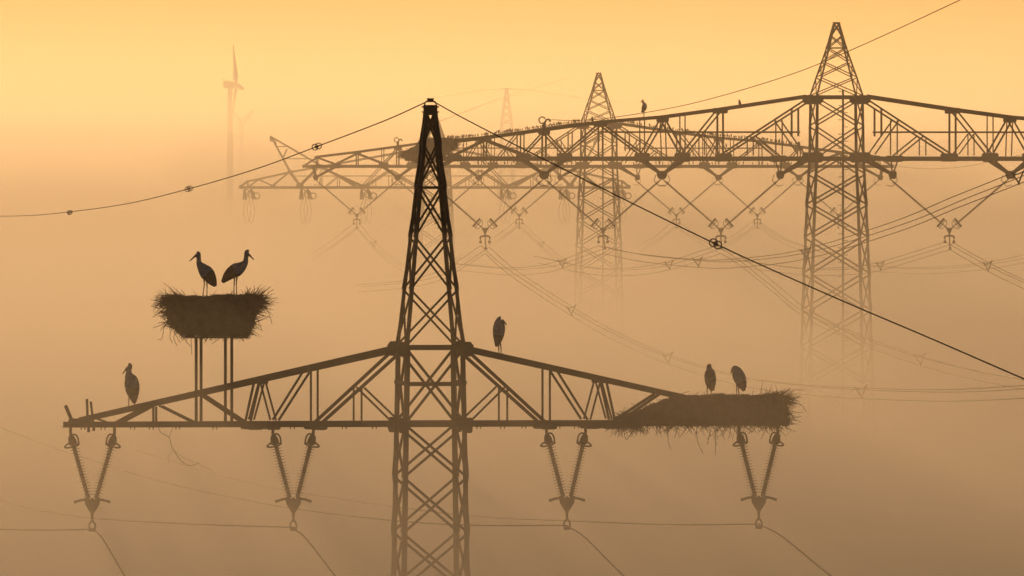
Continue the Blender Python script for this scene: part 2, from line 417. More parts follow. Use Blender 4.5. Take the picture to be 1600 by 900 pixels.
        if sgn < 0:
            b.ring((c.x - .10, 0, c.z + .50), .17, .035, a0=20, a1=330)
            b.tube([(c.x + .05, 0, c.z + .38), (c.x + .12, 0, c.z + .52), (c.x + .25, 0, c.z + .55), (c.x + .34, 0, c.z + .42)], .05, 6)
        b.build('wire_post', m, o)
    b = MB(); pz0, pz1 = fr.z(Y_(140)), 2.0        # climbing pole with pegs
    xx = 4*q/fr.s
    b.tube([(xx, -wt(Y_(300)) - .02, pz0), (xx, -wt(Y_(300)) - .02, fr.z(Y_(600)))], .055, 8)
    b.tube([(xx, -wt(Y_(300)) - .02, fr.z(Y_(600))), (xx, -wt(HY + ZC*fr.s), pz1)], .055, 8)
    k = 0; z = pz0 - .1
    while z > fr.z(Y_(600)):
        s_ = 1 if k % 2 else -1; b.tube([(xx, -wt(Y_(300)) - .02, z), (xx + s_*.26, -wt(Y_(300)) - .02, z)], .018, 5); z -= .37; k += 1
    b.build('climbing_pole', m, root)
    return fr, wt, YB, q
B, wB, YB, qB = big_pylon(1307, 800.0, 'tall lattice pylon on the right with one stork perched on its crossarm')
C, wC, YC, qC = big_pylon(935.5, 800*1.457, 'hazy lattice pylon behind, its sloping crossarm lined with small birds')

# ---- tension pylon farther off
D = Frame(680, 1530.0, 8.0); sD = D.s
rd = tag(empty('tension_pylon', D.origin, D.yaw), 'pale tension pylon in fog with two slanting horns above its crossarm', 'pylon')
wD = interp([(175, D.hw(1.5)), (232, D.hw(22)), (300, D.hw(27)), (400, D.hw(32)), (760, D.hw(60))])
nd = [232, 262, 293, 325, 358, 395]
while nd[-1] < HY + ZC*sD - 30: nd.append(nd[-1] + 38)
nd[-1] = HY + ZC*sD
tower_section(D, rd, wD, nd, .28, .14, braces='body_bracing', mat_=M_STEEL2, splice=False)
pk = MB().build('peak', M_STEEL2, rd)
tower_section(D, pk, wD, [178, 195, 212, 232], .2, .1, braces='peak_bracing', mat_=M_STEEL2, splice=False)
YD = lambda u: wD(293)*max(.15, 1 - .8*abs(u)/305)
WD = [(292, 283, 292, 292, 1.5), (304, 292, 292, 282, 1.8), (275, 280.5, 254, 290, 1.5), (276, 281, 291, 292, 1.5), (253, 290, 230, 271, 1.6), (211, 290, 185, 264, 2.2),
      (209, 289, 177, 257, 1.2), (178, 262, 178, 291, 1.2), (178, 262, 113, 291, 2.4), (151, 275, 151, 291, 1.2), (151, 275, 170, 291, 1.2),
      (107, 290, 70, 266, 2.0), (70, 264, 70, 291, 1.2), (70, 266, 30, 291, 2.2), (95, 280, 95, 291, 1.1), (50, 278, 50, 291, 1.1), (52, 278, 66, 291, 1.1), (225, 275, 25, 275, 1.3), (113, 291, 65, 240, 1.4)]
nD = [(211, 291, 9, 7), (226, 269, 6, 6), (110, 291, 12, 6), (253, 291, 6, 4), (302, 292, 6, 6), (178, 261, 6, 5)]
for sgn in (-1, 1):
    o = arm(D, rd, sgn, ([(25, 233), (120, 250), (187, 262), (226, 269), (275, 280), (292, 283), (304, 292)], [(25, 293), (305, 293)]), WD, YD, m=M_STEEL2, lower_w=.26, upper_w=.17, nodes=nD)
    b = MB(); Yt = .12
    def hb(u1, y1, u2, y2, ww):
        for sy in (-1, 1):
            def yy(u, y): return Yt + (YD(u) - Yt)*min(1, max(0, (y - 214)/70))
            b.bar(D.L(sgn*u1, y1, sy*yy(u1, y1)), D.L(sgn*u2, y2, sy*yy(u2, y2)), ww/sD)
    for a in ((255.5, 214, 226, 269, 2), (226, 269, 211, 290, 2.6), (255.5, 214, 197, 248, 2), (197, 248, 124, 291, 2.2), (245, 229, 232, 229, 1.3), (235, 248, 197, 248, 1.3),
              (238, 248, 231, 233, 1.2), (249, 220, 248, 228, 1.2), (256.5, 212, 256.5, 221, 1.8), (255, 221, 250, 218, 1.6)): hb(*a)
    b.build('horn', M_STEEL2, rd)

# ---- farthest pylon, only its peak clear of the fog
E_ = Frame(791.5, 2950.0, 8.0)
re_ = tag(empty('lattice_pylon', E_.origin, E_.yaw), 'faintest and farthest lattice pylon, only its narrow peak showing', 'pylon')
wE = interp([(138, E_.hw(2.2)), (196, E_.hw(10.5)), (260, E_.hw(12)), (580, E_.hw(30))])
nd = [197, 222, 247, 272]
while nd[-1] < HY + ZC*E_.s - 15: nd.append(nd[-1] + 26)
nd[-1] = HY + ZC*E_.s
tower_section(E_, re_, wE, nd, .32, .16, braces='body_bracing', mat_=M_STEEL2, splice=False)
pk = MB().build('peak', M_STEEL2, re_)
tower_section(E_, pk, wE, [139, 151, 163, 174, 185, 197], .26, .15, braces='peak_bracing', mat_=M_STEEL2, splice=False)
b = MB(); b.tube([E_.L(-7, 138.6), E_.L(7, 138.6)], .12, 6); b.build('top_bar', M_STEEL2, pk)
YE = lambda u: wE(250)*max(.15, 1 - .8*abs(u)/150)
for sgn in (-1, 1):
    arm(E_, re_, sgn, ([(11, 240), (150, 262)], [(11, 262), (152, 262)]), [(30, 262, 60, 248, 1.2), (60, 248, 95, 262, 1.2), (95, 262, 125, 258, 1.2)], YE, m=M_STEEL2, lower_w=.3, upper_w=.2)

# ------------------------------------------------------------------ wind turbines
def turbine(px, hub, d, blade, angles, label, yaw=70):
    s = F/d; o = empty('wind_turbine', ((px - 800)/s, d, 0), R(yaw)); tag(o, label, 'wind turbine', 'wind turbines in the fog')
    zh = ZC + (HY - hub)/s; r0 = blade*.052
    b = MB(); b.tube([(0, 0, 0), (0, 0, zh*.5), (0, 0, zh)], [r0*2.0, r0*1.5, r0*.95], 20); b.build('tower', M_WHITE, o, True)
    b = MB(); n = 8; L = blade*.125     # nacelle runs along local y
    pts = [(0, L*1.25, zh), (0, L*1.1, zh), (0, L*.5, zh + r0*.2), (0, -L*.5, zh), (0, -L*.95, zh - r0*.1)]
    b.tube(pts, [r0*.7, r0*1.35, r0*1.6, r0*1.5, r0*1.0], 12)
    b.tube([(0, L, zh + r0), (0, L*1.15, zh + r0*3)], r0*.2, 6); b.tube([(0, L*.5, zh + r0), (0, L*.5, zh + r0*2.4)], r0*.2, 6)
    b.build('nacelle', M_WHITE, o, True)
    b = MB(); b.tube([(0, -L*.9, zh), (0, -L*1.3, zh), (0, -L*1.6, zh)], [r0*1.3, r0*1.2, r0*.2], 12); b.build('hub', M_WHITE, o, True)
    for a in angles:
        b = MB(); ax = Vector((math.sin(R(a)), 0, math.cos(R(a)))); tt = Vector((math.cos(R(a)), 0, -math.sin(R(a))))
        c0 = Vector((0, -L*1.15, zh)); st = ((0, .028, .028), (.06, .03, .03), (.2, .095, .022), (.5, .07, .016), (.8, .042, .010), (1, .012, .004))
        vs = []; fs = []
        for (t, cw, th) in st:
            p = c0 + ax*blade*t; tw = R(35*(1 - t))
            uu = tt*math.cos(tw) + Vector((0, 1, 0))*math.sin(tw); vv = ax.cross(uu)
            for k in range(8): vs.append(p + uu*math.cos(k*math.pi/4)*cw*blade + vv*math.sin(k*math.pi/4)*th*blade)
        for i in range(len(st) - 1):
            for k in range(8): fs.append((i*8 + k, i*8 + (k+1) % 8, i*8 + 8 + (k+1) % 8, i*8 + 8 + k))
        fs += [tuple(range(8)), tuple(range(47, 39, -1))]
        b.add(vs, fs); b.build('blade', M_WHITE, o, True)
turbine(359.5, 133, 3200, 9.4, (25, 145, 265), 'larger wind turbine at upper left with one blade pointing up', yaw=101)
turbine(377, 193, 5200, 7.2, (38, -42, 180), 'smaller faint wind turbine beside the larger one', yaw=160)

# ------------------------------------------------------------------ insulators
def insulator_small(label, x0, x1, xb, yt, Y=0):
    """V of two ribbed composite rods under the front pylon; px positions"""
    fr = A
    c = fr.world(xb - fr.cx, 775, Y); o = tag(empty('insulator_set', c, fr.yaw), label, 'insulator', 'V-shaped insulator pairs under the front crossarm')
    s = fr.s
    def l(px, py): return Vector(((px - xb)/s/fr.ca, 0, (775 - py)/s))
    for x, e in ((x0, -1), (x1, 1)):
        st = MB().build('insulator_string', M_INS, o)
        top = l(x, yt + 8); bot = l(xb + e*6, 777); ax = (bot - top).normalized(); Ln = (bot - top).length
        b = MB(); pts = []; rs = []; n = 25; a0, a1 = .13, .985
        pts.append(top + ax*Ln*.02); rs.append(.05); n = 19
        for i in range(n):
            t = a0 + (a1 - a0)*i/n; dt = (a1 - a0)/n
            pts += [top + ax*Ln*t, top + ax*Ln*(t + dt*.22), top + ax*Ln*(t + dt*.32)]; rs += [.047, .14, .047]
        pts.append(bot); rs.append(.055)
        b.tube(pts, rs, 12); b.build('shed_column', M_INS, st)
        b = MB()
        b.tube([l(x, yt - 4), top + ax*Ln*.0], .035, 6)
        b.tube([top, top + ax*Ln*.03, top + ax*Ln*.08, top + ax*Ln*.14, top + ax*Ln*.17], [.03, .07, .095, .1, .06], 10)
        b.build('end_cap', M_FIT, st)
        b = MB(); i_ = -e    # arcing horn: loop towards the middle, open bow below
        b.tube(spline([l(x + i_*1, yt + 8), l(x + i_*7, yt + 7.5), l(x + i_*11, yt + 12), l(x + i_*12.5, yt + 20), l(x + i_*12, yt + 23), l(x + i_*3, yt + 20)], 5), .020, 6)
        b.tube(spline([l(x + i_*2, yt + 20), l(x - i_*4, yt + 22), l(x - i_*9, yt + 27), l(x - i_*3, yt + 28), l(x + i_*8, yt + 26), l(x + i_*12, yt + 23)], 5), .020, 6)
        b.build('arcing_horn', M_FIT, st)
        b = MB(); b.tube(spline([l(xb + e*9, 779), l(xb + e*17, 779.5), l(xb + e*28, 783)], 4), [.03]*8 + [.038], 6); b.build('lower_horn', M_FIT, st)
    b = MB(); P = [(-12, 776), (-6, 774), (-4, 779), (0, 776), (4, 779), (6, 774), (12, 776), (11, 786), (7, 793), (2.5, 800), (-2.5, 800), (-7, 793), (-11, 786)]
    P = [(l(xb + x, y).x, l(xb + x, y).z) for x, y in P]; b.plate(P, -.035, .035); b.build('yoke_plate', M_FIT, o)
    b = MB(); b.tube([l(xb, 799), l(xb, 806), l(xb, 812)], [.04, .03, .03], 6)
    b.tube([l(xb - 1.6, 812), l(xb + 1.6, 812)], .04, 6)
    b.tube(spline([l(xb - 1, 812), l(xb - 4.5, 818), l(xb - 3.5, 825), l(xb + 3.5, 825), l(xb + 4.5, 818), l(xb + 1, 812)], 4), .022, 6)
    b.tube([l(xb - 5, 825.5), l(xb + 5, 826)], .045, 8); b.build('wire_clamp', M_FIT, o)
    return o
INS_A = [('ribbed insulator pair under the left end of the front crossarm', 113, 181, 146.5),
         ('ribbed insulator pair under the front crossarm, between left end and mast', 427, 490, 459),
         ('ribbed insulator pair under the front crossarm, just right of the mast', 854, 915, 886),
         ('ribbed insulator pair below the long arm nest at right', 1156, 1217, 1187)]
for k, (lb, x0, x1, xb) in enumerate(INS_A):
    insulator_small(lb, x0, x1, xb, (670, 670, 670, 670)[k])

def insulator_big(fr, q, xh0, xh1, xb, label, tilt=0.):
    """wide V under the tall pylons; u of hangers and of the yoke"""
    s = fr.s; Y_ = lambda y: HY + (y - HY)*q
    o = tag(empty('insulator_set', fr.world(xb*q, Y_(360)), fr.yaw), label, 'insulator', 'wide V-shaped insulator pairs')
    def l(u, y): return Vector(((u - xb)*q/s/fr.ca, 0, (Y_(360) - Y_(y))/s))
    for x, e in ((xh0, -1), (xh1, 1)):
        st = MB().build('insulator_string', M_INS, o)
        top = l(x, 279); bot = l(xb + e*4, 356); ax = (bot - top).normalized(); Ln = (bot - top).length
        side = Vector((-ax.z, 0, ax.x)); side = side if side.z > 0 else -side
        b = MB(); pts = [top]; rs = [.03]; n = 44
        for i in range(n):
            t = .06 + .84*i/n; dt = .84/n
            pts += [top + ax*Ln*t, top + ax*Ln*(t + dt*.4), top + ax*Ln*(t + dt*.6)]; rs += [.026, .078, .026]
        pts.append(bot); rs.append(.03); b.tube(pts, rs, 8); b.build('shed_column', M_INS, st)
        b = MB(); c = top + ax*.22   # open arcing bows at the top
        for sg in (-1, 1):
            b.tube(spline([c + side*sg*.02 + ax*.15, c + side*sg*.2 + ax*.16, c + side*sg*.28 + ax*.02, c + side*sg*.36 - ax*.12], 4), .017, 5)
        b.build('arcing_horn', M_FIT, st)
        b = MB(); c = bot - ax*.42   # racket-shaped guard at the bottom
        b.tube([c - side*.28, c + side*.28], .055, 8); b.tube([c + ax*.12 - side*.24, c + ax*.12 + side*.24], .02, 6)
        for sg in (-1, 1): b.tube(spline([c + side*sg*.22, c + side*sg*.25 + ax*.18, c + side*sg*.13 + ax*.29, c + side*sg*.02 + ax*.32], 4), .015, 5)
        b.build('guard_ring', M_FIT, st)
    b = MB(); b.plate([(l(xb - 5.5, 0).x, l(0, 356).z), (l(xb + 5.5, 0).x, l(0, 356).z), (l(xb + 1.5, 0).x, l(0, 364).z), (l(xb - 1.5, 0).x, l(0, 364).z)], -.04, .04)
    b.build('yoke_plate', M_FIT, o)
    b = MB()
    b.tube([l(xb, 363), l(xb, 369)], .05, 6)
    b.tube(spline([l(xb - 7.5, 373), l(xb - 6.5, 369.5), l(xb, 368.5), l(xb + 6.5, 369.5), l(xb + 7.5, 373)], 4), .05, 6)
    for e in (-1, 1):
        b.tube([l(xb + e*7, 371), l(xb + e*7, 377)], .025, 6); b.tube([l(xb + e*7 - 2, 378), l(xb + e*7 + 2, 378)], .07, 6)
    b.tube([l(xb, 368), l(xb + tilt, 386)], .035, 6); b.tube([l(xb + tilt - 2, 388), l(xb + tilt + 2, 388)], .065, 6)
    b.build('wire_clamp', M_FIT, o)
SETS = [(-640, -457, -549, 'outermost left'), (-457, -273, -365, 'middle left'), (-273, -88, -181, 'nearest the mast on the left'), (83, 271, 177, 'first right of the mast')]
for a, c, x, nm in SETS:
    insulator_big(B, qB, a, c, x, 'dark long-rod insulator V under the tall right pylon, ' + nm, tilt=3 if x > -400 and x < -200 else 1)
SETC = [(-643, -457, -550, 'left of the front mast top'), (-457, -273, -365, 'crossing behind the front mast'), (-273, -88, -181, 'just left of its own mast'),
        (83, 271, 177, 'just right of its own mast'), (271, 454, 362, 'left of the tall right pylon mast'), (454, 640, 547, 'seen through the tall right pylon mast')]
for a, c, x, nm in SETC:
    insulator_big(C, qC, a, c, x, 'pale insulator V on the bird-lined pylon, ' + nm)

# tension strings and slack jumper loops of the far pylon
for k, (px, nm) in enumerate(((390, 'leftmost'), (478, 'second from left'), (572, 'third from left'), (790, 'first right of the mast'), (882, 'second from right'), (970, 'rightmost'))):
    o = tag(empty('tension_insulator', D.world(px - D.cx, 293), D.yaw), 'faint tension strings with drooping loops, %s on the horned pylon' % nm, 'insulator', 'tension strings of the horned pylon')
    sg = 1 if px < 680 else -1
    l = lambda x, y, Y=0: Vector((x/sD, Y, (293 - y)/sD))
    for e in (-1, 1):
        for j in (-1, 1):
            b = MB(); st = l(e*6 - 2, 296, e*.6); en = l(e*9 + (7 if e > 0 else -6) + j*2, 309 + abs(j)*2, e*4.2)
            pts = []; rs = []
            for i in range(14):
                p = st.lerp(en, i/14.); pts += [p, st.lerp(en, (i + .5)/14.)]; rs += [.04, .12]
            pts.append(en); rs.append(.06); b.tube(pts, rs, 6); b.build('insulator_string', M_INS, o)
            b = MB(); b.tube(spline([l(-9 + j*2, 305, -4), l(-6 + j*3, 330), l(j*3.5, 352 - abs(j)*3), l(6 + j*3, 330), l(10 + j*2, 308, 4)], 6), .022, 5)
            if e > 0: b.build('jumper_loop', M_CABLE, o)
    b = MB(); b.ring(l(3, 303), .35, .05); b.ring(l(-4, 301), .3, .05); b.ring(l(12, 306), .3, .05); b.build('guard_ring', M_FIT, o)

# ------------------------------------------------------------------ wires
def wire(ctrl, r, label, group=None, dy=0, sub=12, name='power_line', dx=0):
    b = MB(); b.tube(spline([at(x + dx, y + dy, d) for x, y, d in ctrl], sub), r, 6); o = b.build(name, M_CABLE, smooth=True)
    return tag(o, label, 'cable', group)
wire([(669, 158, 363.6), (600, 189, 385), (495, 229, 420), (400, 264, 455), (295, 295, 500), (200, 318, 545), (109, 331, 595), (40, 337, 640), (-40, 338, 690)], .014, 'thin earth wire falling left from the tip of the front pylon', name='earth_wire')
wire([(676, 158, 363.6), (740, 193, 357), (900, 274, 340), (1118, 381, 318), (1300, 463, 300), (1450, 527, 286), (1600, 592, 272), (1700, 634, 262)], .0135, 'dark earth wire falling right from the tip of the front pylon', name='earth_wire')
wire([(855, 187, 800), (905, 188, 790), (962, 183, 775), (1080, 162, 740), (1222, 121, 690), (1328, 79, 650), (1500, 0, 590), (1640, -68, 545)], .017, 'thin wire rising to the upper right corner from a ring clamp', name='earth_wire')
wire([(1387, 256, 1700), (1430, 263, 1650), (1479, 263, 1600), (1530, 256, 1550), (1640, 232, 1450)], .025, 'faint slack wire just under the right crossarm', name='earth_wire')
for sg, nm in ((-1, 'left'), (1, 'right')):
    wire([(791, 138.5, 2950), (791 + sg*45, 142, 3000), (791 + sg*110, 152, 3100), (791 + sg*190, 160, 3250)], .045, 'barely visible wire falling %s from the farthest pylon tip' % nm, name='earth_wire')
    wire([(791 + sg*5, 196, 2950), (791 + sg*35, 199, 3000), (791 + sg*90, 211, 3100), (791 + sg*150, 218, 3200)], .04, 'barely visible lower wire falling %s from the farthest pylon' % nm, name='earth_wire')
wire([(688, 189, 1530), (720, 177, 1700), (800, 148, 2300), (900, 118, 3200)], .024, 'short faint wire rising right beside the front pylon tip', name='earth_wire')
# conductors of the front pylon
GA = 'conductors hanging below the front pylon'
wire([(146.5, 827, 363.6), (70, 828.5, 385), (0, 827, 405), (-60, 824, 420)], .0165, 'conductor running left from the leftmost insulator pair', GA)
wire([(459, 824, 363.6), (300, 819, 400), (146, 810, 440), (60, 797, 465), (0, 781, 485), (-60, 764, 505)], .0165, 'conductor running left from the insulator pair left of the mast', GA)
wire([(886, 821, 363.6), (733, 820.5, 390), (600, 812, 415), (430, 790, 450), (250, 752, 490), (100, 705, 530), (0, 668, 560)], .0165, 'conductor passing behind the mast to the pair right of it', GA)
wire([(1187, 819, 363.6), (1060, 820, 385), (960, 817, 400), (840, 812, 420), (733, 806, 440), (540, 781, 480), (380, 752, 520), (200, 700, 570)], .0165, 'conductor running left from the insulator pair under the long nest', GA)
for xb, yb, x2, y2, nm in ((146.5, 827, 198, 905, 'leftmost'), (459, 826, 528, 905, 'second'), (886, 822, 980, 905, 'third'), (1187, 820, 1305, 905, 'rightmost')):
    d2 = 330
    wire([(xb, yb, 363.6), (xb + (x2 - xb)*.3, yb + (y2 - yb)*.22, 352), (x2, y2, 330), (x2 + (x2 - xb)*.8, y2 + 62, 300)], .0165, 'conductor dropping to the lower edge from the %s front insulator pair' % nm, GA)
# triple bundles of the tall line
def bundle(ctrl, where, gap, r=.017, spread=1.0):
    s0 = [(-.23, 0, 0), (.23, 0, .08), (.0, 0, .40)]
    nm = ['upper left', 'upper right', 'lowest']
    for k, (ox, oy, oz) in enumerate(s0):
        pts = [at(x, y, d) + Vector((ox*spread, 0, -oz*gap)) for x, y, d in ctrl]
        b = MB(); b.tube(spline(pts, 10), r, 5); o = b.build('power_line', M_CABLE, smooth=True)
        tag(o, '%s bundle wire %s' % (nm[k], where), 'cable', 'three-wire bundles of the tall pylons')
def spacer(px, py, d, label, gap=1.0, flip=1):
    o = MB(); c = at(px, py, d); P = [c + Vector((-.2, 0, .0)), c + Vector((.2, 0, .06)), c + Vector((.04, 0, -.34*gap))]
    o.tube([P[0] + Vector((-.06, 0, .03)), P[0] + Vector((.1, 0, -.05)), P[1] + Vector((-.1, 0, -.05)), P[1], P[1] + Vector((.05, 0, .07))], .024, 6); o.tube([P[0], P[2], P[2] + Vector((.02, 0, -.08))], .028, 6); o.tube([P[1], P[2]], .028, 6)
    for p in P: o.tube([p - Vector((0, .12, 0)), p + Vector((0, .12, 0))], .045, 6)
    tag(o.build('line_spacer', M_FIT), label, 'spacer', 'triangular spacers on the wire bundles')
N1 = [(758, 384, 800), (800, 420, 780), (892, 480, 740), (960, 518, 712), (1043, 554, 678), (1150, 586, 640), (1250, 600, 605), (1345, 606, 575), (1480, 609, 535), (1600, 603, 500), (1700, 595, 475)]
bundle(N1, 'sweeping past the hazy mast to the lower right', 1.0)
N2 = [(942, 384, 800), (1000, 396, 785), (1090, 405, 755), (1150, 405, 735), (1258, 391, 690), (1400, 348, 630), (1500, 307, 590), (1590, 271, 555), (1690, 228, 520)]
bundle(N2, 'dipping in mid picture and rising to the right edge', 1.0)
N3 = [(1126, 384, 800), (1160, 405, 785), (1210, 445, 762), (1262, 486, 738), (1350, 526, 700), (1437, 556, 660), (1520, 577, 620), (1600, 592, 585), (1700, 606, 545)]
bundle(N3, 'falling across the right mast towards the right edge', 1.0)
N4 = [(1484, 378, 800), (1543, 411, 765), (1600, 438, 730), (1690, 476, 680)]
bundle(N4, 'leaving the insulator pair right of the tall mast', 1.0)
for px, py, d, nm in ((892, 480, 740, 'left of the hazy mast foot'), (1043, 554, 678, 'above the long nest'), (1345, 606, 575, 'low at the foot of the right mast'),
                      (1090, 405, 755, 'under the wheel-shaped marker'), (1258, 391, 690, 'on the left leg of the right mast'), (1590, 271, 555, 'darkest, at the right edge'),
                      (1265, 487, 738, 'inside the lower right mast'), (1437, 556, 660, 'right of the lower right mast'), (1543, 411, 765, 'right of the insulator pair by the mast')):
    spacer(px, py, d, 'triangular wire spacer ' + nm)
F1 = [(758, 384, 800), (717, 411, 815), (690, 425, 830), (640, 438, 860), (560, 446, 900)]
F2 = [(942, 384, 800), (878, 408, 820), (840, 416, 835), (790, 418, 850), (700, 410, 880)]
F3 = [(1126, 384, 800), (1045, 410, 822), (985, 419, 840), (920, 417, 862), (840, 400, 890)]
F4 = [(1484, 378, 800), (1375, 411, 825), (1320, 418, 840), (1250, 418, 860), (1150, 405, 890)]
for c_, nm in ((F1, 'curving left behind the front mast'), (F2, 'curving left through the hazy mast'), (F3, 'curving left below the wide insulators'), (F4, 'curving left into the right mast')):
    bundle(c_, nm, 1.0, r=.014)
spacer(878, 407, 820, 'pale triangular wire spacer left of the hazy mast'); spacer(1045, 410, 822, 'pale triangular wire spacer below the middle insulators'); spacer(1375, 411, 825, 'pale triangular wire spacer right of the tall mast')
F5 = [(1640, 390, 900), (1570, 406, 930), (1500, 415, 960), (1420, 418, 1000), (1340, 412, 1040)]
bundle(F5, 'lying faint and level at the right edge', 1.0, r=.014)
C1 = [(811, 345, 1165.6), (846, 379, 1130), (878, 404, 1100), (930, 438, 1060)]
C2 = [(811, 345, 1165.6), (775, 372, 1190), (735, 395, 1220), (700, 408, 1260)]
C3 = [(558, 349, 1165.6), (583, 378, 1135), (610, 402, 1110), (650, 428, 1080)]
C4 = [(558, 349, 1165.6), (520, 378, 1190), (490, 398, 1230)]
C5 = [(1056, 345, 1165.6), (1030, 368, 1190), (1000, 385, 1230)]
C6 = [(1056, 345, 1165.6), (1100, 375, 1140), (1150, 398, 1110)]
C7 = [(1182, 345, 1165.6), (1150, 368, 1190), (1120, 382, 1230)]
C8 = [(1182, 345, 1165.6), (1225, 372, 1140), (1290, 395, 1110)]
for c_, nm in ((C1, 'falling right from pale insulators by the hazy mast'), (C2, 'falling left from pale insulators by the hazy mast'), (C3, 'falling right from the leftmost pale insulators'),
               (C4, 'falling left from the leftmost pale insulators'), (C5, 'falling left from pale insulators under the crossarm'), (C6, 'falling right from pale insulators under the crossarm'),
               (C7, 'falling left from pale insulators beside the right mast'), (C8, 'falling right from pale insulators beside the right mast')):
    bundle(c_, nm, 1.0, r=.016)
spacer(846, 379, 1130, 'faint wire spacer right of the pale insulator pair'); spacer(583, 378, 1135, 'faintest wire spacer left of the front mast'); spacer(715, 404, 1240, 'faint wire spacer just right of the front mast')
# wheel-shaped bird flight markers
for px, py, d, nm, dx in ((1118, 381, 318, 'dark wheel-shaped wire marker pair right of centre', 1), (495, 229, 420, 'wheel-shaped wire marker pair left of the mast top', 1),
                      (295, 295, 500, 'smaller wheel-shaped wire marker above the platform nest', .8), (109, 332, 595, 'smallest wheel-shaped wire marker at far left', .3)):
    b = MB(); c = at(px, py, d); sl = -.5 if px > 700 else .35
    for e in (-1, 1):
        cc = c + Vector((e*.047*dx, e*.06, e*.047*sl*dx)); b.ring(cc, .082, .014, n=24)
        for k in range(4):
            a = R(45 + 90*k + e*12); b.tube([cc, cc + Vector((math.cos(a)*.08, 0, math.sin(a)*.08))], .004, 4)
    b.tube([c - Vector((.05, 0, .05*sl)), c + Vector((.05, 0, .05*sl))], .026, 8)
    tag(b.build('wire_marker', M_FIT), nm, 'wire marker', 'wheel-shaped markers on the earth wire')

# ------------------------------------------------------------------ nests
def nest(fr, stations, Yh, label, nst, seed, hang, spread=(.18, .5), topflat=True, strays=()):
    """stations: (px, ytop, ybot) of the silhouette, Yh half depth in metres"""
    rnd = random.Random(seed); s = fr.s
    root = tag(empty('stork_nest', fr.world(stations[len(stations)//2][0] - fr.cx, stations[len(stations)//2][2]), fr.yaw), label, 'nest', 'stork nests on the pylons')
    ox = (stations[len(stations)//2][0] - fr.cx)/s/fr.ca; oz = fr.z(stations[len(stations)//2][2])
    # densify
    st = []
    for (a, t0, b0), (c, t1, b1) in zip(stations[:-1], stations[1:]):
        n = max(1, int(abs(c - a)/s/.07))
        for i in range(n): k = i/n; st.append((a + (c - a)*k, t0 + (t1 - t0)*k, b0 + (b1 - b0)*k))
    st.append(stations[-1])
    x0, x1 = stations[0][0], stations[-1][0]; n = 24; vs = []; samples = []
    for i, (px, yt, yb) in enumerate(st):
        t = (px - x0)/(x1 - x0)*2 - 1; hy = Yh*max(.12, (1 - abs(t)**3.0))**.5
        cz = (fr.z(yt) + fr.z(yb))/2 - oz; hz = (yb - yt)/2/s; X = (px - fr.cx)/s/fr.ca - ox
        for k in range(n):
            a = k*2*math.pi/n; ca, sa = math.cos(a), math.sin(a)
            ex = abs(ca)**.45*(1 if ca > 0 else -1); ez = abs(sa)**.45*(1 if sa > 0 else -1)
            p = Vector((X, hy*ex, cz + hz*ez)); nn = Vector((0, ca, sa)); nn.x = t*abs(t)*1.2
            p += nn.normalized()*noise.noise(p*6 + Vector((seed, 0, 0)))*.05 + nn.normalized()*noise.noise(p*17)*.03
            vs.append(p); samples.append((p, nn.normalized(), sa))
    m = len(st); fs = [(i*n + k, i*n + (k+1) % n, (i+1)*n + (k+1) % n, (i+1)*n + k) for i in range(m-1) for k in range(n)]
    fs += [tuple(range(n-1, -1, -1)), tuple((m-1)*n + k for k in range(n))]
    b = MB(); b.add(vs, fs); b.build('nest_bowl', M_TWIG, root)
    b = MB()
    ends = [q for q in samples if q[0].x < samples[0][0].x + .45 or q[0].x > samples[-1][0].x - .45]
    for i in range(nst):
        p, nn, sa = rnd.choice(ends) if rnd.random() < .35 else rnd.choice(samples)
        isend = abs(nn.x) > .5
        if sa > .5 and not isend: dirv = Vector((rnd.uniform(-1, 1), rnd.uniform(-1, 1), rnd.uniform(-.02, .16))); Ln = rnd.uniform(.1, .35)
        elif sa < -.5 and hang > 0: dirv = Vector((rnd.uniform(-1, 1), rnd.uniform(-.6, .6), rnd.uniform(-.9, .0))); Ln = (.06 + .4*rnd.random()**2.2)*hang
        else: dirv = Vector((nn.x*rnd.uniform(.3, 1.2) + rnd.uniform(-.5, .5), nn.y*.8 + rnd.uniform(-.6, .6), rnd.uniform(-.55, .4))); Ln = spread[0]*.6 + (spread[1] - spread[0]*.6)*rnd.random()**1.8
        dirv.normalize(); p = p - dirv*Ln*(.2 if (isend or sa < -.5) else .4)
        bend = Vector((rnd.uniform(-1, 1), rnd.uniform(-1, 1), rnd.uniform(-1, .2)))*Ln*.12
        r0 = rnd.uniform(.0045, .0095)
        q1 = p + dirv*Ln*.5 + bend*.9; q2 = p + dirv*Ln
        b.tube([p, q1, q2], [r0, r0*.9, r0*.45], 4)
        if rnd.random() < .15:
            d2 = (dirv + Vector((rnd.uniform(-.7, .7), 0, rnd.uniform(-.7, .7)))).normalized(); b.tube([q1, q1 + d2*Ln*.35], [r0*.7, r0*.4], 4)
    for pl in strays:
        pts = [Vector(((x - fr.cx)/s/fr.ca - ox, rnd.uniform(-.3, .1), fr.z(y) - oz)) for x, y in pl]
        yy = pts[0].y
        for p in pts: p.y = yy
        b.tube(spline(pts, 4), .006, 4)
    b.build('loose_sticks', M_TWIG, root)
    return root
